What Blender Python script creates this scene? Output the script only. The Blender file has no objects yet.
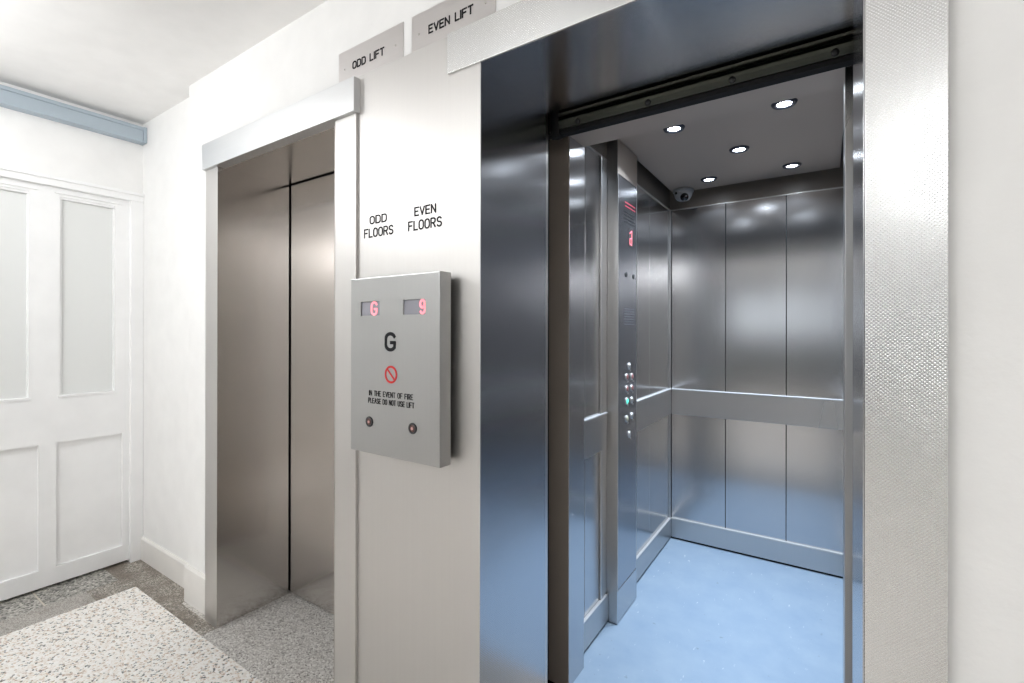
import bpy, bmesh, math, random
from mathutils import Vector, Matrix
random.seed(4)
sc = bpy.context.scene
COL = sc.collection

# ------------------------------------------------------------------ materials
def nt(name):
    m = bpy.data.materials.new(name); m.use_nodes = True
    t = m.node_tree; t.nodes.clear()
    out = t.nodes.new('ShaderNodeOutputMaterial'); b = t.nodes.new('ShaderNodeBsdfPrincipled')
    t.links.new(b.outputs[0], out.inputs[0])
    return m, t, b
def N(t, kind, **kw):
    n = t.nodes.new('ShaderNode' + kind)
    for k, v in kw.items():
        if k.startswith('i_'):
            key = k[2:]; n.inputs[int(key) if key.isdigit() else key.replace('_', ' ')].default_value = v
        else: setattr(n, k, v)
    return n
def M(t, op, a, b=None, c=None):
    n = t.nodes.new('ShaderNodeMath'); n.operation = op
    for i, v in enumerate((a, b, c)):
        if v is None: continue
        if isinstance(v, (int, float)): n.inputs[i].default_value = v
        else: t.links.new(v, n.inputs[i])
    return n.outputs[0]
def pos(t):
    g = N(t, 'NewGeometry'); s = N(t, 'SeparateXYZ'); t.links.new(g.outputs['Position'], s.inputs[0])
    return g.outputs['Position'], s.outputs[0], s.outputs[1], s.outputs[2]
def comb(t, x, y, z):
    n = N(t, 'CombineXYZ')
    for i, v in enumerate((x, y, z)):
        if isinstance(v, (int, float)): n.inputs[i].default_value = v
        else: t.links.new(v, n.inputs[i])
    return n.outputs[0]
def noise(t, vec, scale, detail=2, rough=.5):
    n = N(t, 'TexNoise'); n.inputs['Scale'].default_value = scale; n.inputs['Detail'].default_value = detail
    n.inputs['Roughness'].default_value = rough; t.links.new(vec, n.inputs['Vector']); return n.outputs['Fac']
def ramp(t, fac, stops, interp='LINEAR'):
    r = N(t, 'ValToRGB'); r.color_ramp.interpolation = interp; e = r.color_ramp.elements
    while len(e) < len(stops): e.new(.5)
    for el, (p, c) in zip(e, stops):
        el.position = p; el.color = (*c, 1) if len(c) == 3 else c
    t.links.new(fac, r.inputs[0]); return r.outputs[0]
def mixc(t, fac, a, b, mode='MIX'):
    n = N(t, 'Mix', data_type='RGBA', blend_type=mode)
    for i, v in ((0, fac), (6, a), (7, b)):
        if isinstance(v, (int, float)): n.inputs[i].default_value = v
        elif isinstance(v, tuple): n.inputs[i].default_value = (*v, 1)
        else: t.links.new(v, n.inputs[i])
    return n.outputs[2]

def plain(name, col, rough=.5, metal=0, bump=0, bscale=200, spec=.5):
    m, t, b = nt(name)
    b.inputs['Base Color'].default_value = (*col, 1); b.inputs['Roughness'].default_value = rough
    b.inputs['Metallic'].default_value = metal; b.inputs['Specular IOR Level'].default_value = spec
    p, x, y, z = pos(t)
    n = noise(t, p, 9, 3)
    t.links.new(mixc(t, 1.0, (*[c for c in col],), ramp(t, n, [(.3, (.955,)*3), (.7, (1,)*3)]), 'MULTIPLY'), b.inputs['Base Color'])
    if bump:
        bn = N(t, 'Bump'); bn.inputs['Strength'].default_value = bump; bn.inputs['Distance'].default_value = .002
        t.links.new(noise(t, p, bscale, 3), bn.inputs['Height']); t.links.new(bn.outputs[0], b.inputs['Normal'])
    return m

def steel(name, col, rough=.3, aniso=.6, tangent=(1, 1, 0), dimple=0, streak=.5, horiz=False, pitch=(.0063, .0062), metal=1):
    """brushed stainless steel; dimple > 0 adds the embossed hexagonal dot texture"""
    m, t, b = nt(name); b.distribution = 'GGX'
    p, x, y, z = pos(t)
    s = M(t, 'ADD', x, y)
    v = comb(t, M(t, 'MULTIPLY', s, 3.0), 0.0, M(t, 'MULTIPLY', z, 150.0)) if horiz else comb(t, M(t, 'MULTIPLY', s, 130.0), 0.0, M(t, 'MULTIPLY', z, 1.0))
    st = noise(t, v, 1, 1)
    cl = noise(t, comb(t, M(t, 'MULTIPLY', s, 5.0), 0.0, M(t, 'MULTIPLY', z, .8)), .7, 1, .4)
    fac = M(t, 'ADD', M(t, 'MULTIPLY', st, .5 * streak), M(t, 'MULTIPLY', cl, .2))
    lo = tuple(c * .95 for c in col); hi = tuple(min(1, c * 1.04) for c in col)
    t.links.new(ramp(t, fac, [(.15, lo), (.75, hi)]), b.inputs['Base Color'])
    b.inputs['Metallic'].default_value = metal
    rr = N(t, 'MapRange'); rr.inputs['To Min'].default_value = rough * .93; rr.inputs['To Max'].default_value = rough * 1.08
    t.links.new(cl, rr.inputs['Value']); t.links.new(rr.outputs[0], b.inputs['Roughness'])
    b.inputs['Anisotropic'].default_value = aniso
    cx = N(t, 'CombineXYZ'); 
    for i in range(3): cx.inputs[i].default_value = tangent[i]
    t.links.new(cx.outputs[0], b.inputs['Tangent'])
    if dimple:
        k = 2 * math.pi
        g = N(t, 'NewGeometry')
        sn = N(t, 'SeparateXYZ'); t.links.new(g.outputs['True Normal'], sn.inputs[0])
        flat = M(t, 'GREATER_THAN', M(t, 'ABSOLUTE', sn.outputs[2]), .7)
        ay = M(t, 'GREATER_THAN', M(t, 'ABSOLUTE', sn.outputs[0]), .7)
        # u runs along the face, w up it (or into it on soffits)
        u = M(t, 'ADD', M(t, 'MULTIPLY', x, M(t, 'SUBTRACT', 1., ay)), M(t, 'MULTIPLY', y, ay))
        w = M(t, 'ADD', M(t, 'MULTIPLY', z, M(t, 'SUBTRACT', 1., flat)), M(t, 'MULTIPLY', y, flat))
        a = M(t, 'COSINE', M(t, 'MULTIPLY', u, k / pitch[0])); c = M(t, 'COSINE', M(t, 'MULTIPLY', w, k / pitch[1]))
        a2 = M(t, 'MULTIPLY', a, c)
        h = M(t, 'MAXIMUM', a2, 0.)
        bn = N(t, 'Bump'); bn.inputs['Strength'].default_value = dimple; bn.inputs['Distance'].default_value = .0012
        t.links.new(h, bn.inputs['Height']); t.links.new(bn.outputs[0], b.inputs['Normal'])
        # the raised dots are a little brighter than the hollows between them
        base = b.inputs['Base Color'].links[0].from_socket
        t.links.new(mixc(t, 1.0, base, ramp(t, h, [(0, (.90,)*3), (.7, (1.,)*3)]), 'MULTIPLY'), b.inputs['Base Color'])
    return m

def emit(name, col, s):
    m, t, b = nt(name); b.inputs['Base Color'].default_value = (*col, 1)
    b.inputs['Emission Color'].default_value = (*col, 1); b.inputs['Emission Strength'].default_value = s
    return m

def terrazzo(name, scale, stops, matrix, thresh, rough=.35, dirt=None, dirt_c=(.12, .10, .08)):
    m, t, b = nt(name)
    p, x, y, z = pos(t)
    warp = N(t, 'TexNoise'); warp.inputs['Scale'].default_value = scale * 1.4; t.links.new(p, warp.inputs['Vector'])
    ad = N(t, 'VectorMath', operation='MULTIPLY_ADD'); t.links.new(warp.outputs['Color'], ad.inputs[0])
    ad.inputs[1].default_value = (.7 / scale,) * 3; t.links.new(p, ad.inputs[2])
    vo = N(t, 'TexVoronoi', voronoi_dimensions='2D'); vo.inputs['Scale'].default_value = scale
    t.links.new(ad.outputs[0], vo.inputs['Vector'])
    sx = N(t, 'SeparateColor'); t.links.new(vo.outputs['Color'], sx.inputs[0])
    chip = ramp(t, sx.outputs[0], stops, 'CONSTANT')
    ed = N(t, 'TexVoronoi', voronoi_dimensions='2D', feature='DISTANCE_TO_EDGE'); ed.inputs['Scale'].default_value = scale
    t.links.new(ad.outputs[0], ed.inputs['Vector'])
    # each chip has its own size
    th = M(t, 'MULTIPLY', sx.outputs[1], thresh)
    isch = M(t, 'GREATER_THAN', ed.outputs['Distance'], th)
    c = mixc(t, isch, matrix, chip)
    if dirt:
        n = noise(t, p, 5, 5, .65)
        c = mixc(t, M(t, 'MULTIPLY', ramp(t, n, [(dirt[0], (0, 0, 0)), (dirt[1], (1, 1, 1))]), dirt[2]), c, dirt_c)
    t.links.new(c, b.inputs['Base Color']); b.inputs['Roughness'].default_value = rough
    return m

W_PAINT = plain('white wall paint', (.84, .835, .825), .55, bump=.35, bscale=60)
C_PAINT = plain('white ceiling paint', (.88, .87, .86), .7, bump=.1, bscale=60)
GLOSSW = plain('white gloss joinery paint', (.86, .86, .86), .28)
BASEP = plain('cream skirting paint', (.79, .77, .74), .4, bump=.1, bscale=90)
DADO = plain('grey lower wall paint', (.25, .26, .27), .5)
PLAINST = steel('brushed stainless steel', (.68, .655, .635), .30, .6)
SATIN = steel('satin bright stainless steel', (.66, .64, .62), .46, .1)
HEADST = steel('satin steel brushed lengthwise', (.74, .745, .75), .42, .3, horiz=True)
DOORST = steel('brushed steel of closed doors', (.66, .63, .605), .18, .6)
DIMP = steel('embossed dimple steel', (.84, .84, .835), .26, .2, dimple=.32)
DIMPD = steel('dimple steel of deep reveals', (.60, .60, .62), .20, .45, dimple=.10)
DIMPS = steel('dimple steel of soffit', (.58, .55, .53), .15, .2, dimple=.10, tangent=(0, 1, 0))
CARST = steel('lift car wall steel', (.55, .55, .56), .19, .55)
CARTRIM = steel('lift car trim steel', (.58, .57, .56), .34, .4)
CARDIM = steel('lift car dimple steel', (.52, .51, .50), .28, .2, dimple=.35)
COLST = steel('return column steel', (.34, .29, .25), .5, .0, dimple=.3, metal=.35)
CEILST = steel('brown grey ceiling steel', (.62, .53, .46), .45, .2, tangent=(0, 1, 0), horiz=True, metal=.4)
FRIEZE = plain('brown grey frieze', (.27, .235, .205), .4, spec=.6)
COPST = steel('control column steel', (.42, .43, .46), .26, .5)
PANST = steel('satin steel of call panel', (.47, .47, .465), .32, .4)
SIGNST = steel('satin steel of name plates', (.74, .71, .70), .42, .3, horiz=True)
TRACKST = steel('oiled track steel', (.055, .058, .05), .33, .3, horiz=True)
GALV = plain('blue grey trunking', (.42, .49, .55), .38, .35)
INK = plain('black infill', (.015, .015, .017), .6, spec=.15)
DGREY = plain('dark rubber', (.02, .02, .022), .5)
SHADOW = plain('near-black gap shade', (.016, .016, .017), .8, spec=.2)  # near-black colour standing in for shade in gaps and the unlit shaft
ALU = plain('aluminium sill', (.45, .43, .40), .35, .8)
RED = plain('red paint', (.62, .02, .02), .4)
REDDIM = plain('red legend', (.45, .05, .08), .4)
CREAMB = plain('cream button cap', (.62, .58, .42), .35)
SMOKE = plain('smoked button glass', (.10, .055, .05), .15)
LCD = plain('grey display glass', (.30, .30, .34), .12)
LEDR = emit('red lit digits', (1., .22, .26), .42)
LEDG = emit('green lit ring', (.1, .9, .6), .5)
WPLAS = plain('white camera plastic', (.62, .62, .63), .35)
BLACKG = plain('black camera dome', (.01, .01, .012), .08)
BRASS = plain('pale metal floor joint', (.62, .58, .50), .35, .6)

# frosted pane
FROST, t_, b_ = nt('frosted glass')
b_.inputs['Base Color'].default_value = (.72, .73, .72, 1); b_.inputs['Roughness'].default_value = .22
p_, x_, y_, z_ = pos(t_)
bn_ = N(t_, 'Bump'); bn_.inputs['Strength'].default_value = .15; bn_.inputs['Distance'].default_value = .001
t_.links.new(noise(t_, p_, 300, 2), bn_.inputs['Height']); t_.links.new(bn_.outputs[0], b_.inputs['Normal'])

# blue vinyl of the car floor: scuffs and a few white scratches
VINYL, t_, b_ = nt('light blue vinyl')
p_, x_, y_, z_ = pos(t_)
n1 = noise(t_, p_, 7, 6, .65)
c_ = ramp(t_, n1, [(.3, (.345, .475, .64)), (.7, (.42, .55, .69))])
n2 = noise(t_, comb(t_, M(t_, 'MULTIPLY', x_, 60.), M(t_, 'MULTIPLY', y_, 16.), 0.), 1, 4, .6)
c_ = mixc(t_, M(t_, 'MULTIPLY', ramp(t_, n2, [(.66, (0, 0, 0)), (.72, (1, 1, 1))]), .75), c_, (.80, .86, .92))
n3 = noise(t_, p_, 31, 3, .5)
c_ = mixc(t_, M(t_, 'MULTIPLY', ramp(t_, n3, [(.70, (0, 0, 0)), (.74, (1, 1, 1))]), .5), c_, (.20, .27, .36))
t_.links.new(c_, b_.inputs['Base Color']); b_.inputs['Roughness'].default_value = .38

TERR_L = terrazzo('pale chip terrazzo', 125, [(0, (.05, .06, .055)), (.06, (.22, .23, .22)), (.13, (.50, .38, .29)), (.24, (.68, .57, .47)), (.36, (.78, .73, .67)), (.60, (.85, .83, .79)), (.85, (.90, .88, .86))], (.87, .85, .82), .22)
TERR_G = terrazzo('grey border terrazzo', 190, [(0, (.04, .035, .03)), (.22, (.15, .13, .105)), (.45, (.27, .24, .205)), (.70, (.46, .42, .37)), (.88, (.62, .58, .52))], (.40, .365, .32), .2, dirt=(.44, .58, .75), dirt_c=(.13, .10, .075))
TERR_R = terrazzo('grey terrazzo of lift threshold', 190, [(0, (.14, .13, .12)), (.12, (.34, .32, .30)), (.38, (.48, .455, .43)), (.66, (.66, .64, .61)), (.88, (.78, .76, .73))], (.60, .57, .53), .2)
TERR_D = terrazzo('green grey threshold terrazzo', 105, [(0, (.05, .05, .045)), (.25, (.19, .18, .16)), (.5, (.36, .345, .315)), (.75, (.58, .56, .52))], (.34, .33, .30), .2)
CONC = terrazzo('worn grey screed', 260, [(0, (.22, .20, .18)), (.3, (.38, .355, .325)), (.6, (.47, .445, .41)), (.85, (.56, .535, .50))], (.40, .375, .34), .15, dirt=(.52, .66, .5), dirt_c=(.17, .14, .115))

# ------------------------------------------------------------------ geometry helpers
def finish(name, bm, mat, parent=None, kind=None, smooth=False):
    """turn a bmesh in world coordinates into one object with its origin at its bounding box centre"""
    bmesh.ops.recalc_face_normals(bm, faces=bm.faces[:])
    cs = [v.co for v in bm.verts]
    c = Vector([(min(v[i] for v in cs) + max(v[i] for v in cs)) / 2 for i in range(3)])
    bmesh.ops.translate(bm, verts=bm.verts[:], vec=-c)
    me = bpy.data.meshes.new(name); bm.to_mesh(me); bm.free()
    me.materials.append(mat)
    if smooth:
        for f in me.polygons: f.use_smooth = True
    o = bpy.data.objects.new(name, me); COL.objects.link(o)
    if parent is not None:
        o.parent = parent
        q = parent; base = Vector((0, 0, 0))
        while q is not None: base += q.location; q = q.parent
        o.location = c - base
    else: o.location = c
    if kind: o['kind'] = kind
    return o
def addbox(bm, x0, x1, y0, y1, z0, z1, bev=0):
    t = bmesh.new()
    bmesh.ops.create_cube(t, size=1)
    for v in t.verts:
        v.co = Vector(((x0 + x1) / 2 + v.co.x * (x1 - x0), (y0 + y1) / 2 + v.co.y * (y1 - y0), (z0 + z1) / 2 + v.co.z * (z1 - z0)))
    if bev: bmesh.ops.bevel(t, geom=t.edges[:], offset=bev, segments=2, affect='EDGES', profile=.5)
    merge(bm, t)
def merge(bm, t):
    me = bpy.data.meshes.new('x'); t.to_mesh(me); t.free(); bm.from_mesh(me); bpy.data.meshes.remove(me)
def box(name, x0, x1, y0, y1, z0, z1, mat, parent=None, bev=.001, kind=None):
    bm = bmesh.new(); addbox(bm, x0, x1, y0, y1, z0, z1, bev); return finish(name, bm, mat, parent, kind)
def boxes(name, lst, mat, parent=None, bev=0, kind=None):
    bm = bmesh.new()
    for b in lst: addbox(bm, *b, bev)
    return finish(name, bm, mat, parent, kind)
def prism(name, pts, axis, a, b, mat, parent=None, kind=None, smooth=False):
    """pts: outline in the plane across `axis`, extruded from a to b"""
    bm = bmesh.new()
    def P(p, q):
        return {'x': (q, p[0], p[1]), 'y': (p[0], q, p[1]), 'z': (p[0], p[1], q)}[axis]
    lo = [bm.verts.new(P(p, a)) for p in pts]; hi = [bm.verts.new(P(p, b)) for p in pts]
    bm.faces.new(lo); bm.faces.new(hi[::-1]); n = len(pts)
    for i in range(n): bm.faces.new((lo[i], lo[(i+1) % n], hi[(i+1) % n], hi[i]))
    return finish(name, bm, mat, parent, kind, smooth)
def lathe(name, prof, c, axis, mat, parent=None, seg=32, smooth=True):
    """prof: (radius, height along axis)"""
    bm = bmesh.new(); rings = []
    d = {'x': (Vector((0, 1, 0)), Vector((0, 0, 1)), Vector((1, 0, 0))), 'y': (Vector((1, 0, 0)), Vector((0, 0, 1)), Vector((0, 1, 0))),
         'z': (Vector((1, 0, 0)), Vector((0, 1, 0)), Vector((0, 0, 1)))}[axis]
    c = Vector(c)
    for r, h in prof:
        if r < 1e-6: rings.append([bm.verts.new(c + d[2] * h)]); continue
        rings.append([bm.verts.new(c + d[2] * h + d[0] * r * math.cos(2*math.pi*i/seg) + d[1] * r * math.sin(2*math.pi*i/seg)) for i in range(seg)])
    for A, B in zip(rings, rings[1:]):
        for i in range(seg):
            j = (i + 1) % seg
            if len(A) == 1 and len(B) == 1: continue
            if len(A) == 1: bm.faces.new((A[0], B[i], B[j]))
            elif len(B) == 1: bm.faces.new((A[i], A[j], B[0]))
            else: bm.faces.new((A[i], A[j], B[j], B[i]))
    if len(rings[0]) > 1: bm.faces.new(rings[0][::-1])
    if len(rings[-1]) > 1: bm.faces.new(rings[-1])
    o = finish(name, bm, mat, parent)
    if smooth:
        for f in o.data.polygons: f.use_smooth = len(f.vertices) < 5
    return o
def empty(name, loc, label, cat, group=None):
    o = bpy.data.objects.new(name, None); COL.objects.link(o); o.location = loc; o.empty_display_size = .05
    return tag(o, label, cat, group)
def tag(o, label, cat, group=None):
    o['label'] = label; o['category'] = cat
    if group: o['group'] = group
    return o

# single-line engraving alphabet, each glyph in a unit cell (width .6)
def arc(cx, cy, rx, ry, a0, a1, n=8):
    return [(cx + rx * math.cos(math.radians(a0 + (a1-a0)*i/n)), cy + ry * math.sin(math.radians(a0 + (a1-a0)*i/n))) for i in range(n + 1)]
G = {
 'A': [[(0, 0), (.3, 1), (.6, 0)], [(.1, .33), (.5, .33)]],
 'D': [[(0, 0), (0, 1), (.3, 1)] + arc(.3, .72, .28, .28, 90, 0, 5) + arc(.3, .28, .28, .28, 0, -90, 5) + [(0, 0)]],
 'E': [[(.55, 1), (0, 1), (0, 0), (.55, 0)], [(0, .52), (.46, .52)]],
 'F': [[(.55, 1), (0, 1), (0, 0)], [(0, .52), (.46, .52)]],
 'H': [[(0, 0), (0, 1)], [(.58, 0), (.58, 1)], [(0, .5), (.58, .5)]],
 'I': [[(0, 0), (0, 1)]],
 'L': [[(0, 1), (0, 0), (.5, 0)]],
 'N': [[(0, 0), (0, 1), (.58, 0), (.58, 1)]],
 'O': [arc(.3, .71, .29, .29, 0, 180, 8) + arc(.3, .29, .29, .29, 180, 360, 8) + [(.59, .71)]],
 'P': [[(0, 0), (0, 1), (.32, 1)] + arc(.32, .74, .25, .26, 90, -90, 8) + [(0, .48)]],
 'R': [[(0, 0), (0, 1), (.32, 1)] + arc(.32, .74, .25, .26, 90, -90, 8) + [(0, .48)], [(.3, .48), (.58, 0)]],
 'S': [arc(.29, .75, .27, .25, 25, 270, 9) + arc(.29, .25, .28, .25, 90, -155, 9)],
 'T': [[(0, 1), (.6, 1)], [(.3, 1), (.3, 0)]],
 'U': [[(0, 1), (0, .29)] + arc(.29, .29, .29, .29, 180, 360, 8) + [(.58, 1)]],
 'V': [[(0, 1), (.3, 0), (.6, 1)]],
 'G': [arc(.3, .69, .29, .31, 25, 180, 8) + arc(.3, .31, .29, .31, 180, 330, 8) + [(.58, .45), (.33, .45)]],
 '9': [[(.5, .6)] + arc(.28, .72, .26, .28, -30, -390, 14) + [(.54, .72), (.54, .3)] + arc(.28, .27, .26, .27, 0, -150, 6)],
}
ADV = {'I': .0, 'L': .5, 'E': .55, 'F': .55}
NSEG = [0]
def seg_box(bm, a, b, w, put):
    NSEG[0] += 1; top = 1 + .09 * (NSEG[0] % 5)
    a = Vector(a); b = Vector(b); d = (b - a)
    if d.length < 1e-7: return
    d.normalize(); n = Vector((-d.y, d.x)) * w / 2; a = a - d * w * .35; b = b + d * w * .35
    q = [a + n, a - n, b - n, b + n]
    lo = [bm.verts.new(put(p.x, p.y, 0)) for p in q]; hi = [bm.verts.new(put(p.x, p.y, top)) for p in q]
    bm.faces.new(lo); bm.faces.new(hi[::-1])
    for i in range(4): bm.faces.new((lo[i], lo[(i+1) % 4], hi[(i+1) % 4], hi[i]))
def text_width(s, h, xs, gap):
    x = 0
    for ch in s: x += (ADV.get(ch, .6) * xs * h if ch != ' ' else .35 * xs * h) + gap * h
    return x - gap * h
def lettering(name, lines, mat, parent, put, stroke, kind=None):
    """lines: (string, x0, x1, z0, z1) in plane coordinates; put maps (u, v, 0|1) to the world"""
    bm = bmesh.new()
    for s, x0, x1, z0, z1 in lines:
        h = z1 - z0; gap = .24
        w1 = text_width(s, h, 1, gap); xs = (x1 - x0) / w1
        x = x0
        for ch in s:
            if ch == ' ': x += (.35 + gap) * h * xs; continue
            for pl in G[ch]:
                for a, b in zip(pl, pl[1:]):
                    seg_box(bm, (x + a[0]*h*xs, z0 + a[1]*h), (x + b[0]*h*xs, z0 + b[1]*h), stroke, put)
            x += (ADV.get(ch, .6) + gap) * h * xs
    return finish(name, bm, mat, parent)
def on_front(y, d=.0006):     # a face that looks towards the hall
    return lambda u, v, k: Vector((u, y - d * k - .0001 + .0008 * (1 - k), v))
def on_side(x, d=.0006):      # a face of the car's left side that looks right; u runs along Y
    return lambda u, v, k: Vector((x + d * k - .0006 * (1 - k), u, v))

# ------------------------------------------------------------------ the hall
XL, XR, YB, CZ = -3.26, 1.25, -7.9, 2.48
FY = .955
# floor: the pale field, its grey border and the grey bay in front of and inside the left lift
boxes('floor', [(-2.92, .44, YB, FY, -.06, 0), (.49, 1.25, YB, FY, -.06, 0)], TERR_L, kind='structure')
boxes('trim_1', [(-3.07, -2.215, FY, 1.016, -.06, 0), (-3.30, -3.07, .93, 1.016, -.06, 0), (-3.07, -2.92, .80, FY, -.06, 0), (-3.3, -2.56, 1.016, 1.12, -.06, 0), (.44, .49, YB, FY, -.06, 0)], TERR_G, kind='structure')
boxes('trim_2', [(-3.07, -2.92, YB, .80, -.06, 0)], CONC, kind='structure')
boxes('trim_3', [(-3.30, -3.07, YB, .648, -.06, 0), (-3.30, -3.07, .654, .93, -.06, 0)], TERR_D, kind='structure')
box('trim_4', -3.30, -3.07, .648, .654, -.06, 0, BRASS, bev=0, kind='structure')
boxes('trim_5', [(-2.215, 1.25, FY, 1.016, -.06, 0), (-2.56, -1.27, 1.016, 1.38, -.06, 0), (-1.27, 1.25, 1.016, 1.335, -.06, 0)], TERR_R, kind='structure')
box('ceiling', XL - .1, XR + .1, YB - .1, 1.2, CZ, CZ + .08, C_PAINT, bev=0, kind='structure')
# lift wall, built round the two openings, with the step at the left
boxes('wall_front', [
    (XL - .1, -2.56, 1.095, 1.32, 0, CZ), (-2.56, -2.23, 1.045, 1.32, 0, CZ), (-2.23, -1.385, 1.045, 1.32, 2.04, CZ),
    (-1.385, -.79, 1.045, 1.32, 0, CZ), (-.79, .07, 1.045, 1.32, 2.04, CZ), (.07, XR + .1, 1.03, 1.32, 0, CZ)], W_PAINT, kind='structure')
boxes('wall_left', [(XL - .12, XL, YB, 1.095, 2.074, CZ), (XL - .12, XL - .08, -1.5, 1.095, 0, 2.074), (XL - .12, XL, YB, -1.5, 0, 2.075)], W_PAINT, kind='structure')
box('wall_right', XR, XR + .1, YB, 1.03, 0, CZ, W_PAINT, bev=0, kind='structure')
boxes('wall_back', [(XL, XR, YB - .1, YB, 1.1, CZ)][0:0] + [(XL, -2.6, YB - .1, YB, 0, CZ), (.2, XR, YB - .1, YB, 0, CZ), (-2.6, .2, YB - .1, YB, 0, 1.15), (-2.6, .2, YB - .1, YB, 2.3, CZ)], DADO, kind='structure')
def skirting(x0, x1, y, h, nm):
    prism(nm, [(y + .005, 0), (y - .012, 0), (y - .012, h - .012), (y - .006, h - .002), (y + .005, h)], 'x', x0, x1, BASEP, kind='structure')
skirting(XL, -2.565, 1.095, .13, 'baseboard_front')
skirting(-2.572, -2.335, 1.045, .175, 'baseboard_step')
skirting(.17, XR, 1.03, .13, 'baseboard_right')

# white double door set in the left wall: frame, stiles and rails, glazed above and panelled below
X0 = XL
door = bpy.data.objects.new('door_1', None); COL.objects.link(door); door.location = (XL, .2, 0); door['kind'] = 'structure'
boxes('door_frame', [(X0 - .10, X0 + .022, 1.035, 1.0945, 0, 2.028), (X0 - .10, X0 + .022, -1.5, 1.0945, 2.028, 2.075), (X0 + .022, X0 + .030, -1.5, 1.0945, 2.060, 2.077)], GLOSSW, door, .003)
pitch_ = .338
panes = []
y_hi = 1.01
k = 0
while y_hi > -1.45:
    # one leaf bay: stile, glass and panel; bay 0 is the rightmost in the photograph
    stile_r = (.970 - pitch_ * k, (1.040 if k == 0 else .970 + .110 - pitch_ * k))
    pa, pb = .745 - pitch_ * k, .970 - pitch_ * k
    qa, qb = .733 - pitch_ * k, 1.006 - pitch_ * k
    panes.append((pa, pb, qa, qb)); k += 1; y_hi -= pitch_
fl = []
for i, (pa, pb, qa, qb) in enumerate(panes):
    top = 1.036 if i == 0 else panes[i-1][0]
    fl += [(X0 - .045, X0 - .004, pb, top, .80, 2.029)]          # upper stile
    topq = 1.036 if i == 0 else panes[i-1][2]
    fl += [(X0 - .045, X0 - .004, qb, topq, .014, .80)]           # lower stile
    fl += [(X0 - .045, X0 - .004, pa, pb, 1.985, 2.029), (X0 - .045, X0 - .004, pa, pb, .80, .96)]
    fl += [(X0 - .045, X0 - .004, qa, qb, .728, .80), (X0 - .045, X0 - .004, qa, qb, .014, .100)]
boxes('door_leaf', fl, GLOSSW, door, 0)
for i, (pa, pb, qa, qb) in enumerate(panes):
    box('glass_pane', X0 - .032, X0 - .026, pa - .004, pb + .004, .955, 1.99, FROST, door, 0)
    box('lower_panel', X0 - .035, X0 - .022, qa - .004, qb + .004, .095, .735, GLOSSW, door, 0)
    # bead round the glass
    w = .010
    boxes('glazing_bead', [(X0 - .027, X0 - .013, pa, pa + w, .96, 1.985), (X0 - .027, X0 - .013, pb - w*.5, pb, .96, 1.985),
                           (X0 - .027, X0 - .010, pa, pb, 1.974, 1.985), (X0 - .027, X0 + .001, pa - .006, pb + .006, .957, .970),
                           (X0 - .006, X0 + .004, pa - .02, pb + .03, 1.998, 2.006)], GLOSSW, door, .001)

# trunking under the ceiling above the doors
tr = empty('cable_trunking', (XL + .03, -.3, 2.36), 'blue-grey metal trunking running along the left wall under the ceiling', 'trunking')
box('trunking_body', XL, XL + .06, -3.0, 1.078, 2.36, 2.425, GALV, tr, .002)
box('trunking_lid', XL, XL + .064, -3.0, 1.082, 2.425, 2.444, GALV, tr, .002)
box('end_cap', XL, XL + .066, 1.078, 1.094, 2.358, 2.446, GALV, tr, .002)

# hall lamps (all out of frame, the last added to brighten the right wall) and the bright end window
LAMP = emit('opal lamp diffuser', (.98, .99, 1.), 3)
lamp_spots = [(-2.45, -.15), (-1.38, -.75), (-2.3, -2.6), (-2.1, -4.0), (.62, -1.5)]
def make_lamp():
    l = empty('ceiling_lamp', (0, 0, CZ), '', 'ceiling lamp', 'round opal lamps on the hall ceiling')
    lathe('lamp_base', [(.0, 0), (.17, 0), (.17, -.03), (.0, -.03)], (0, 0, CZ), 'z', WPLAS, l)
    lathe('diffuser', [(.16, -.03), (.16, -.10), (.14, -.12), (.0, -.13)], (0, 0, CZ), 'z', LAMP, l)
    return l
names_ = ['round opal lamp on the hall ceiling nearest the white doors', 'round opal lamp on the hall ceiling facing the steel cladding', 'round opal lamp on the hall ceiling third from the lift wall',
          'round opal lamp on the hall ceiling fourth from the lift wall', 'added round opal lamp on the right of the hall ceiling, brightening the right wall']
lamp = make_lamp()
HALL_W = [6.2, 5.4, 5.2, 5.2, 5]
for i, (x, y) in enumerate(lamp_spots):
    if i == 0: l = lamp
    else:
        l = lamp.copy(); COL.objects.link(l)
        for ch in list(lamp.children):
            c = ch.copy(); COL.objects.link(c); c.parent = l
    l.location = (x, y, CZ); l['label'] = names_[i]
    L = bpy.data.lights.new('lamp_light', 'POINT'); L.energy = HALL_W[i]; L.color = (.965, .985, 1.); L.shadow_soft_size = .12
    lo = bpy.data.objects.new('lamp_light', L); COL.objects.link(lo); lo.location = (x, y, CZ - .26)
win = bpy.data.objects.new('window_1', None); COL.objects.link(win); win.location = (-1.2, YB, 1.15); win['kind'] = 'structure'
boxes('window_frame', [(-2.6, .2, YB - .08, YB - .02, 1.15, 1.2), (-2.6, .2, YB - .08, YB - .02, 2.25, 2.3), (-2.6, -2.55, YB - .08, YB - .02, 1.2, 2.25), (.15, .2, YB - .08, YB - .02, 1.2, 2.25), (-1.23, -1.17, YB - .08, YB - .02, 1.2, 2.25)], GLOSSW, win)
box('daylit_pane', -2.56, .16, YB - .06, YB - .05, 1.19, 2.26, emit('daylight through frosted glass', (.86, .93, 1.), .33), win, 0)

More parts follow.
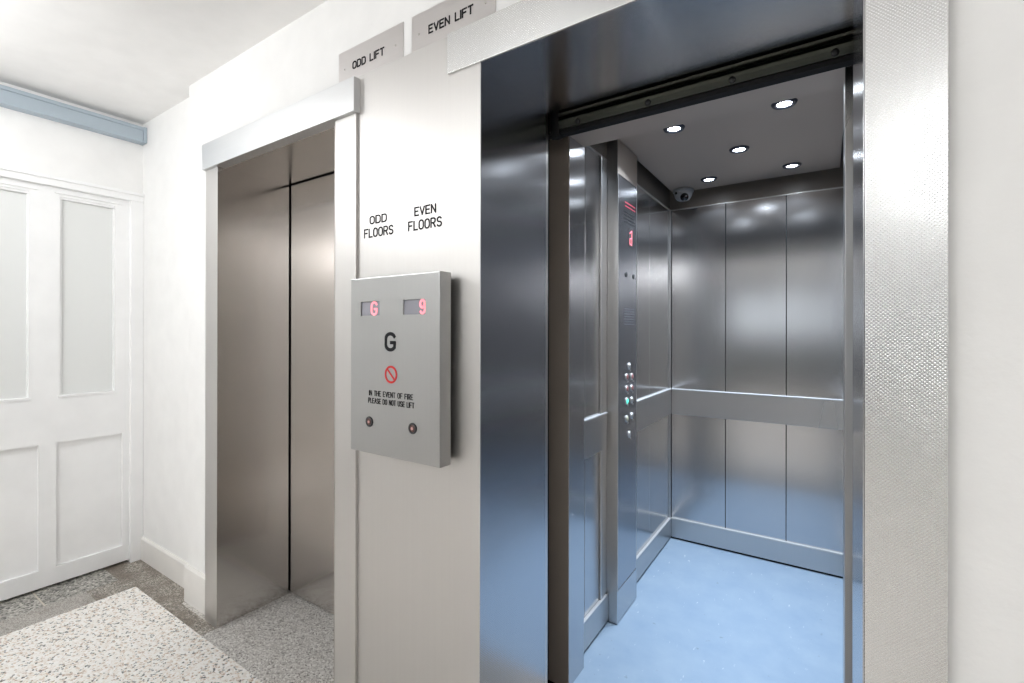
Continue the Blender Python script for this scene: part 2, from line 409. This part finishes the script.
# ------------------------------------------------------------------ left lift: closed
F = 1.016
fr = empty('lift_door_frame', (-1.8, 1.1, 0), 'brushed steel frame round the closed left lift', 'lift door frame')
box('header', -2.327, -1.2800, 1.001, 1.046, 2.018, 2.131, HEADST, fr, .0015)
box('jamb', -2.324, -2.2155, F, 1.046, 0, 2.022, SATIN, fr, .0012)
box('jamb', -1.3965, -1.288, F, 1.046, 0, 2.022, SATIN, fr, .0012)
box('reveal_panel', -2.2150, -2.213, F - .0005, 1.345, 0, 2.03, DOORST, fr, 0)
box('reveal_panel', -1.399, -1.397, F - .0005, 1.345, 0, 2.03, DOORST, fr, 0)
boxes('soffit_panel', [(-2.213, -1.399, 1.03, 1.345, 2.024, 2.036)], DOORST, fr)
boxes('shadow_strip', [(-2.26, -1.35, 1.3655, 1.369, 0.0, 2.1)], SHADOW, fr)
ld = empty('lift_door', (-1.8, 1.355, 0), 'closed brushed steel sliding door of the left lift', 'lift door')
box('door_panel', -2.206, -1.812, 1.352, 1.365, .008, 2.018, DOORST, ld, .0015)
box('door_panel', -1.808, -1.37, 1.352, 1.365, .008, 2.018, DOORST, ld, .0015)

# ------------------------------------------------------------------ steel cladding between the lifts, with its lettering
cl = empty('wall_cladding', (-1.08, 1.03, 0), 'tall brushed steel wall panel between the two lifts, lettered ODD FLOORS and EVEN FLOORS', 'wall panel')
CY = 1.0255
box('cladding_sheet', -1.2876, -.8842, CY, 1.046, 0, 2.141, SATIN, cl, .0006)
a = lettering('odd_floors_lettering', [('ODD', -1.229, -1.152, 1.6465, 1.6695), ('FLOORS', -1.256, -1.122, 1.604, 1.630)], INK, cl, on_front(CY), .0046)
b = lettering('even_floors_lettering', [('EVEN', -1.028, -.944, 1.6465, 1.6700), ('FLOORS', -1.054, -.921, 1.604, 1.630)], INK, cl, on_front(CY), .0046)
a['label'] = 'black engraved lettering reading ODD FLOORS'; b['label'] = 'black engraved lettering reading EVEN FLOORS'

def sign(x0, x1, txt, tx0, tx1, label):
    s = empty('lift_sign', ((x0 + x1) / 2, 1.035, 2.143), label, 'sign', 'lift name plates above the steel cladding')
    q = 1.0425 / 1.030; x0 *= q; x1 *= q; tx0 *= q; tx1 *= q; zz = lambda v: 1.3 + (v - 1.3) * q
    box('sign_plate', x0, x1, 1.0425, 1.0455, zz(2.1425), zz(2.2525), SIGNST, s, .0004)
    t = lettering('lettering', [(txt, tx0, tx1, zz(2.1795), zz(2.2015))], INK, s, on_front(1.0425), .0046)
    t['label'] = 'black lettering reading ' + txt
    for x, z in ((x0 + .032, 2.190), (x1 - .034, 2.190)):
        lathe('screw', [(0, -.0016), (.0025, -.0012), (.0035, 0), (.0035, .002)], (x, 1.0425, zz(z)), 'y', DOORST, s, 12)
sign(-1.397, -1.083, 'ODD LIFT', -1.322, -1.170, 'steel name plate reading ODD LIFT above the left lift')
sign(-1.048, -.735, 'EVEN LIFT', -.976, -.812, 'steel name plate reading EVEN LIFT at the top edge of the photo')

# ------------------------------------------------------------------ hall call panel
cp = empty('call_panel', (-1.04, .99, .935), 'grey steel lift call panel with red displays mounted between the lifts', 'call panel')
PY = .948
def rounded(x0, x1, z0, z1, r, n=4):
    out = []
    for cx, cz, a0 in ((x1 - r, z1 - r, 0), (x0 + r, z1 - r, 90), (x0 + r, z0 + r, 180), (x1 - r, z0 + r, 270)):
        out += [(cx + r * math.cos(math.radians(a0 + 90*i/n)), cz + r * math.sin(math.radians(a0 + 90*i/n))) for i in range(n + 1)]
    return out
disp = [(-1.178, -1.094, 1.3465, 1.3885), (-.996, -.911, 1.3465, 1.3885)]
# face plate with two real cut-outs for the displays
def faceplate():
    bm = bmesh.new()
    xs = sorted({-1.225, -.857, *[v for d in disp for v in d[:2]]}); zs = [.934, disp[0][2], disp[0][3], 1.461]
    for i in range(len(xs) - 1):
        for j in range(3):
            if j == 1 and i in (1, 3): continue
            addbox(bm, xs[i], xs[i+1], PY, PY + .006, zs[j], zs[j+1])
    bmesh.ops.remove_doubles(bm, verts=bm.verts[:], dist=1e-5)
    # drop the inner walls shared by neighbouring cells
    seen = {}
    for f in bm.faces[:]:
        key = tuple(sorted(v.index for v in f.verts)); seen.setdefault(key, []).append(f)
    bm.verts.index_update()
    seen = {}
    for f in bm.faces[:]: seen.setdefault(frozenset(v.index for v in f.verts), []).append(f)
    kill = [f for fs in seen.values() if len(fs) > 1 for f in fs]
    bmesh.ops.delete(bm, geom=kill, context='FACES')
    ed = [e for e in bm.edges if len(e.link_faces) == 2 and all(abs(v.co.y - PY) < 1e-5 for v in e.verts) and (all(abs(v.co.x + .857) < 1e-5 for v in e.verts) or all(abs(v.co.x + 1.225) < 1e-5 for v in e.verts) or all(abs(v.co.z - 1.461) < 1e-5 for v in e.verts) or all(abs(v.co.z - .934) < 1e-5 for v in e.verts))]
    bmesh.ops.bevel(bm, geom=ed, offset=.003, segments=3, affect='EDGES', profile=.5)
    return bm
finish('face_plate', faceplate(), PANST, cp)
boxes('side_wall', [(-1.225, -1.219, PY + .006, .992, .934, 1.461), (-.863, -.857, PY + .006, .992, .934, 1.461), (-1.219, -.863, PY + .006, .992, 1.455, 1.461), (-1.219, -.863, PY + .006, .992, .934, .940)], PANST, cp)
bp = box('back_box', -1.20, -.8836, .956, 1.0255, .945, 1.45, SHADOW, cp, 0); bp['label'] = 'dark back box'
for i, (x0, x1, z0, z1) in enumerate(disp):
    d = box('display', x0 - .002, x1 + .002, PY + .0045, PY + .0075, z0 - .002, z1 + .002, LCD, cp, 0)
    put = on_front(PY + .0042)
    ch = 'G9'[i]
    dx = (-1.134, -1.110) if i == 0 else (-.934, -.914)
    g = lettering('lit_digit', [(ch, dx[0], dx[1], z0 + .003, z1 - .003)], LEDR, d, put, .0055)
    g['label'] = 'red lit character ' + ch
g = lettering('floor_letter', [('G', -1.067, -1.028, 1.246, 1.292)], INK, cp, on_front(PY), .0098); g['label'] = 'large black letter G'
# prohibition mark
bm = bmesh.new()
cx, cz, R = -1.045, 1.1745, .0225
pts = [(cx + R * math.cos(2*math.pi*i/40), cz + R * math.sin(2*math.pi*i/40)) for i in range(41)]
for p, q in zip(pts, pts[1:]): seg_box(bm, p, q, .0058, on_front(PY))
s2 = R * .7071
seg_box(bm, (cx - s2, cz + s2), (cx + s2, cz - s2), .0050, on_front(PY))
o = finish('prohibition_symbol', bm, RED, cp); o['label'] = 'red ring with a diagonal bar'
o = lettering('fire_notice', [('IN THE EVENT OF FIRE', -1.138, -.957, 1.1085, 1.1225), ('PLEASE DO NOT USE LIFT', -1.142, -.952, 1.086, 1.100)], INK, cp, on_front(PY), .0021)
o['label'] = 'black text reading IN THE EVENT OF FIRE PLEASE DO NOT USE LIFT'
for x in (-1.137, -.957):
    bt = lathe('call_button', [(.0155, .001), (.0155, -.0022), (.0135, -.0030), (.0105, -.0030), (.0105, -.0015)], (x, PY, 1.029), 'y', DGREY, cp, 28)
    lathe('button_cap', [(.0104, .000), (.0104, -.0024), (.008, -.0034), (0, -.0036)], (x, PY, 1.029), 'y', SMOKE, bt, 24)
    c = lathe('button_mark', [(.0046, 0), (.0046, -.0040), (0, -.0041)], (x, PY, 1.029), 'y', plain('pale red call light', (.55, .30, .28), .3), bt, 6)

# ------------------------------------------------------------------ right lift entrance
fe = empty('lift_door_frame', (-.36, 1.1, 0), 'dimpled steel frame round the open right lift', 'lift door frame')
JX0, JX1 = -.7705, .0545
box('header', -.8845, .165, 1.006, 1.046, 2.021, 2.133, DIMP, fe, .0012)
box('jamb', -.883, JX0 - .0025, 1.0135, 1.046, 0, 2.024, SATIN, fe, .0012)
box('jamb', JX1 + .0025, .1645, 1.0135, 1.031, 0, 2.021, DIMP, fe, .0012)
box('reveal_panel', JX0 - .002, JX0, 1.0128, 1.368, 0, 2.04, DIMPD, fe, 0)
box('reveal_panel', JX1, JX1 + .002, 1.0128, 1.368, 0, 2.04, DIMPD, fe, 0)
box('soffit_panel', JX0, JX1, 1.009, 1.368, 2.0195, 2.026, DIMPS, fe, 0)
# landing door slid open into its pocket on the left
ldo = empty('lift_door', (-1.1, 1.41, 0), 'edge of the open landing door of the right lift', 'lift door')
box('door_panel', -1.22, -.797, 1.392, 1.425, .01, 2.06, SHADOW, ldo, .001)
box('leading_edge', -.797, -.792, 1.394, 1.423, .01, 2.06, PLAINST, ldo, .001)
cdo = empty('lift_door', (-1.1, 1.49, 0), 'edge of the open inner car door of the right lift', 'lift door')
box('door_panel', -1.26, -.845, 1.46, 1.51, .01, 2.06, SHADOW, cdo, .001)
# door track above the opening
dt = empty('door_track', (-.36, 1.45, 1.98), 'dark oily steel door track with bolts above the open lift doorway', 'door track')
ty = 1.42
prism('track_rail', [(ty + .03, 2.040), (ty + .002, 2.040), (ty - .002, 2.034), (ty + .001, 2.028), (ty + .006, 2.026), (ty + .004, 2.021), (ty - .002, 2.016), (ty - .003, 2.008), (ty + .002, 2.000), (ty + .006, 1.990), (ty + .008, 1.984), (ty + .03, 1.984)], 'x', -.752, .085, TRACKST, dt)
box('track_void_sheet', -.80, .12, ty + .030, ty + .05, 1.973, 2.15, SHADOW, dt, 0)  # near-black sheet in place of the unlit void behind the track
box('track_void_strip', -.80, .12, ty + .010, ty + .030, 1.969, 1.982, SHADOW, dt, 0)  # near-black strip filling the unlit gap under the track
for i in range(4):
    x = -.683 + i * .2345
    lathe('bolt', [(0, -.006), (.0075, -.005), (.009, 0), (.009, .006)], (x, ty + .004, 1.995), 'y', DGREY, dt, 16)
box('end_bracket', -.775, -.752, ty + .005, ty + .03, 1.96, 2.05, SHADOW, dt, .001)
boxes('trim_6', [(-.83, .10, 1.335, 1.352, -.03, 0), (-.83, .10, 1.358, 1.374, -.03, 0), (-.83, .10, 1.380, 1.42, -.03, 0), (-.83, .10, 1.352, 1.380, -.03, -.008)], ALU, kind='structure')

# ------------------------------------------------------------------ the lift car
car = empty('lift_car', (-.36, 2.3, 0), 'open steel lift car with a light blue floor and spotlit ceiling', 'lift')
CX0, CX1, CYB = -.818, .098, 3.049
box('floor_covering', CX0, CX1, 1.556, CYB, -.02, 0, VINYL, car, 0)['label'] = 'light blue scuffed vinyl floor'
boxes('car_sill', [(CX0, CX1, 1.44, 1.470, -.02, 0), (CX0, CX1, 1.478, 1.510, -.02, 0), (CX0, CX1, 1.518, 1.556, -.02, 0), (CX0, CX1, 1.44, 1.556, -.025, -.008)], ALU, car)
box('ceiling_panel', -.783, .064, 1.705, 2.995, 2.155, 2.170, CEILST, car, .001)['label'] = 'brown-grey steel ceiling panel'
box('canopy', CX0 - .01, CX1 + .01, 1.55, CYB + .01, 2.34, 2.35, SHADOW, car, 0)
# back wall: three panels, upper frieze
for x0, x1 in ((CX0 + .012, -.4945), (-.4915, -.1815), (-.1785, CX1 - .004)):
    box('back_panel', x0, x1, CYB, CYB + .012, .10, 2.063, CARST, car, .0012)
box('back_frieze', CX0, CX1, CYB - .002, CYB + .012, 2.067, 2.34, FRIEZE, car, 0)
box('back_frieze_trim', CX0, CX1, CYB - .006, CYB, 2.062, 2.068, CARTRIM, car, .001)
box('back_skirting', CX0 + .013, CX1, CYB - .014, CYB + .004, .012, .127, CARTRIM, car, .0025)
box('back_rub_rail', CX0 + .013, CX1, CYB - .012, CYB + .004, .783, .937, CARDIM, car, .0025)
box('back_joint', CX0, CX1, CYB + .008, CYB + .02, 0, 2.34, SHADOW, car, 0)
# left wall, either side of the control column
for y0, y1 in ((1.682, 1.777), (1.780, 1.925), (2.268, 2.630), (2.633, 2.951), (2.955, 3.044)):
    box('side_panel', CX0 - .012, CX0, y0, y1, .10, 2.063, CARST, car, .0012)
box('side_trim', CX0 - .006, CX0 + .008, 1.930, 1.962, .13, 2.063, CARTRIM, car, .003)
box('side_trim', CX0 - .006, CX0 + .004, 1.966, 2.004, .13, 2.063, CARTRIM, car, .003)
box('corner_trim', CX0, CX0 + .009, 3.028, 3.046, .13, 2.063, CARTRIM, car, .002)
box('side_backing', CX0 - .03, CX0 - .008, 1.66, CYB + .02, 0, 2.34, SHADOW, car, 0)
box('side_frieze', CX0 - .008, CX0 + .001, 1.68, CYB, 2.067, 2.34, FRIEZE, car, 0)
box('side_frieze_trim', CX0, CX0 + .006, 1.68, CYB, 2.062, 2.068, CARTRIM, car, .001)
for y0, y1 in ((1.682, 2.003), (2.268, CYB - .014)):
    box('side_skirting', CX0, -.805, y0, y1, .012, .127, CARTRIM, car, .0025)
box('side_rub_rail', CX0, -.806, 1.742, 1.980, .783, .937, CARTRIM, car, .0025)
box('side_rub_rail', CX0, -.806, 2.268, CYB - .012, .783, .937, CARTRIM, car, .0025)
# right wall
for y0, y1 in ((1.682, 2.130), (2.133, 2.630), (2.633, 3.044)):
    box('side_panel', CX1, CX1 + .012, y0, y1, .10, 2.063, CARST, car, .0012)
box('side_frieze', CX1 - .001, CX1 + .008, 1.68, CYB, 2.067, 2.34, FRIEZE, car, 0)
box('side_skirting', CX1 - .013, CX1, 1.682, CYB - .014, .012, .127, CARTRIM, car, .0025)
box('side_rub_rail', CX1 - .012, CX1, 1.682, CYB - .012, .783, .937, CARTRIM, car, .0025)
box('side_backing', CX1 + .009, CX1 + .03, 1.66, CYB + .02, 0, 2.34, SHADOW, car, 0)
# pale strips added on skirting and rub rail tops, imitating light caught there
LEDGE_GLINT = plain('ledge glint paint', (.78, .79, .80), .45, .35)
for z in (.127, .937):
    box('back_ledge_glint', CX0 + .013, CX1 - .004, CYB - .0145, CYB, z, z + .005, LEDGE_GLINT, car, .0012)
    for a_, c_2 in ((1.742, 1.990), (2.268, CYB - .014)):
        box('side_ledge_glint', CX0, -.8045, a_, c_2, z, z + .005, LEDGE_GLINT, car, .0012)
    box('side_ledge_glint', CX1 - .0135, CX1, 1.682, CYB - .014, z, z + .005, LEDGE_GLINT, car, .0012)
# front returns and header
box('return_column', -.86, -.777, 1.550, 1.682, 0, 2.012, COLST, car, .0015)
box('return_face', -.778, -.7755, 1.5515, 1.681, 0, 2.0115, CARST, car, .0008)
box('return_column', .0445, .14, 1.550, 1.682, 0, 2.012, CARDIM, car, .0015)
box('header', -.86, .14, 1.552, 1.684, 2.014, 2.34, CEILST, car, .0015)
box('header_bead', -.778, .06, 1.546, 1.552, 2.011, 2.017, SATIN, car, .0015)

# ------------------------------------------------------------------ control column inside the car
co = empty('lift_control_panel', (-.79, 2.14, 0), 'slim steel control column with round buttons on the left wall of the lift', 'control panel')
KX = -.766
boxes('column_body', [(-.818, KX, 2.006, 2.014, 0.004, 2.153), (-.818, KX, 2.257, 2.265, 0.004, 2.153), (-.818, KX - .002, 2.014, 2.257, 0.004, .15), (-.818, KX - .002, 2.014, 2.257, 2.0, 2.153)], CARTRIM, co, .0015)
box('column_plinth', KX - .002, KX + .0005, 2.0065, 2.2645, .004, .147, CARST, co, .0008)
box('column_top', KX - .002, KX + .0005, 2.0065, 2.2645, 2.002, 2.153, CEILST, co, .0008)
fp = box('column_face', KX - .004, KX, 2.014, 2.257, .150, 2.000, COPST, co, .0008)
box('edge_bead', KX - .002, KX + .002, 2.006, 2.013, .150, 2.000, CARTRIM, co, .001)
btn = [(2.154, 1.138, 0), (2.121, 1.089, 1), (2.189, 1.086, 1), (2.121, 1.034, 1), (2.189, 1.032, 1), (2.121, .978, 2), (2.189, .975, 0), (2.121, .896, 3), (2.190, .900, 0), (2.156, .818, 0)]
REDR = plain('red tinted button cap', (.42, .16, .15), .3)
for y, z, kd in btn:
    r = .0135
    q = lathe('button', [(r + .003, -.001), (r + .003, .0035), (r, .005), (r - .002, .004)], (KX, y, z), 'x', SATIN, co, 24)
    c = lathe('button_cap', [(r - .002, 0), (r - .002, .0055), (r - .005, .007), (0, .0072)], (KX, y, z), 'x', [CARTRIM, REDR, LEDG, CREAMB][kd], q, 20)
    if kd in (1, 2, 3): c['label'] = {1: 'red tinted button cap', 2: 'green lit button cap', 3: 'cream button cap'}[kd]
    boxes('braille_tab', [(KX - .0005, KX + .0015, y + .012, y + .024, z - .026, z - .018)], CARTRIM, q)
for y in (2.112, 2.213):
    lathe('key_switch', [(.012, -.001), (.012, .002), (.007, .003), (0, .003)], (KX, y, 1.562), 'x', DGREY, co, 20)
# red display and legends at the top, faint notice below
dsp = box('display', KX - .001, KX + .0012, 2.145, 2.20, 1.70, 1.785, DGREY, co, .0005)
bm = bmesh.new()
for a_, b_2 in (((2.158, 1.760), (2.186, 1.775)), ((2.186, 1.775), (2.186, 1.715)), ((2.186, 1.74), (2.160, 1.735)), ((2.160, 1.735), (2.160, 1.712)), ((2.160, 1.712), (2.186, 1.708))):
    seg_box(bm, a_, b_2, .0045, on_side(KX + .0013))
finish('lit_digit', bm, LEDR, dsp)['label'] = 'red lit floor indicator'
def legend(z, n, y0, y1, mat, h=.008, w=.0022):
    bm = bmesh.new(); random.seed(int(z * 1000))
    for i in range(n):
        zz = z - i * h * 1.7; y = y0
        while y < y1:
            l = random.uniform(.006, .016)
            seg_box(bm, (y, zz), (min(y + l, y1), zz), h * .55, on_side(KX)); y += l + .004
    return bm
finish('warning_legend', legend(1.895, 2, 2.10, 2.235, REDDIM, .010), REDDIM, co)['label'] = 'red line of small print, too small to read'
finish('capacity_legend', legend(1.850, 4, 2.09, 2.225, INK, .009), INK, co)['label'] = 'dark lines of small print, too small to read'
finish('notice_legend', legend(1.405, 7, 2.085, 2.225, INK, .007), plain('grey print', (.10, .10, .12), .5), co)['label'] = 'grey lines of small print, too small to read'

# ------------------------------------------------------------------ downlights and camera in the car ceiling
DARKST = plain('dark bezel metal', (.10, .10, .12), .35, .6)
LED = emit('cool white led', (.82, .90, 1.), 16)
def make_down():
    d = empty('downlight', (0, 0, 2.155), '', 'downlight', 'round spotlights in the lift ceiling')
    lathe('bezel', [(.024, .002), (.024, -.003), (.030, -.008), (.040, -.007), (.044, 0), (.044, .003)], (0, 0, 2.155), 'z', DARKST, d, 32)
    lathe('lens', [(.024, .0), (.024, -.0035), (.014, -.006), (0, -.007)], (0, 0, 2.155), 'z', LED, d, 24)
    return d
spots = [(-.530, 2.035, 'front left spotlight in the lift ceiling, above the control column'), (-.128, 2.038, 'front right spotlight in the lift ceiling, nearest the viewer'),
         (-.336, 2.434, 'middle spotlight of the five in the lift ceiling'), (-.543, 2.82, 'back left spotlight in the lift ceiling, beside the dome camera'),
         (-.142, 2.82, 'back right spotlight in the lift ceiling near the rear wall')]
d0 = make_down()
LED_W = 2.0
for i, (x, y, lab) in enumerate(spots):
    if i == 0: d = d0
    else:
        d = d0.copy(); COL.objects.link(d)
        for ch in list(d0.children):
            c = ch.copy(); COL.objects.link(c); c.parent = d
    d.location = (x, y, 2.155); d['label'] = lab
    L = bpy.data.lights.new('downlight_beam', 'AREA'); L.shape = 'DISK'; L.size = .05; L.energy = LED_W; L.spread = math.radians(130); L.color = (.76, .865, 1.)
    lo = bpy.data.objects.new('downlight_beam', L); COL.objects.link(lo); lo.location = (x, y, 2.146)
cam_o = empty('security_camera', (-.715, 2.955, 2.155), 'small white dome camera in the rear left corner of the lift ceiling', 'security camera')
cc = (-.715, 2.955, 2.155)
lathe('camera_base', [(.058, .0), (.060, -.004), (.060, -.014), (.055, -.018)], cc, 'z', WPLAS, cam_o, 36)
lathe('camera_shell', [(.053, -.016), (.053, -.026), (.047, -.044), (.036, -.060), (.018, -.068), (0, -.070)], cc, 'z', WPLAS, cam_o, 36)
bm = bmesh.new(); bmesh.ops.create_uvsphere(bm, u_segments=24, v_segments=16, radius=.024)
bmesh.ops.translate(bm, verts=bm.verts[:], vec=Vector((-.700, 2.921, 2.103)))
finish('camera_eye', bm, BLACKG, cam_o, smooth=True)['label'] = 'black lens dome'
lathe('sensor', [(.007, .003), (.007, -.003), (0, -.004)], (-.745, 2.908, 2.128), 'y', BLACKG, cam_o, 14)

# ------------------------------------------------------------------ camera, world, view
cd = bpy.data.cameras.new('camera'); ce = bpy.data.objects.new('camera', cd); COL.objects.link(ce)
yaw, pit, roll = math.radians(33.4593), math.radians(-.0366), math.radians(.0922)
fwd = Vector((-math.sin(yaw) * math.cos(pit), math.cos(yaw) * math.cos(pit), -math.sin(pit)))
r = Vector((math.cos(yaw), math.sin(yaw), 0)); up = r.cross(fwd)
r2 = r * math.cos(roll) + up * math.sin(roll); u2 = -r * math.sin(roll) + up * math.cos(roll)
mat = Matrix(((r2.x, u2.x, -fwd.x), (r2.y, u2.y, -fwd.y), (r2.z, u2.z, -fwd.z)))
ce.matrix_world = Matrix.Translation((0, 0, 1.3)) @ mat.to_4x4()
cd.sensor_width = 36; cd.lens = 473.534 / 1024 * 36; cd.shift_y = -(341.5 - 330.975) / 1024
cd.clip_start = .02
sc.camera = ce
w = bpy.data.worlds.new('world'); sc.world = w; w.use_nodes = True
w.node_tree.nodes['Background'].inputs[0].default_value = (0, 0, 0, 1); w.node_tree.nodes['Background'].inputs[1].default_value = 0
sc.view_settings.view_transform = 'Standard'; sc.view_settings.look = 'None'; sc.view_settings.gamma = 1
sc.view_settings.use_curve_mapping = False; sc.view_settings.exposure = 1.62
sc.cycles.max_bounces = 14; sc.cycles.diffuse_bounces = 8; sc.cycles.glossy_bounces = 10
sc.cycles.use_denoising = True
sc.cycles.sample_clamp_indirect = 4; sc.cycles.caustics_reflective = False; sc.cycles.blur_glossy = 1.0
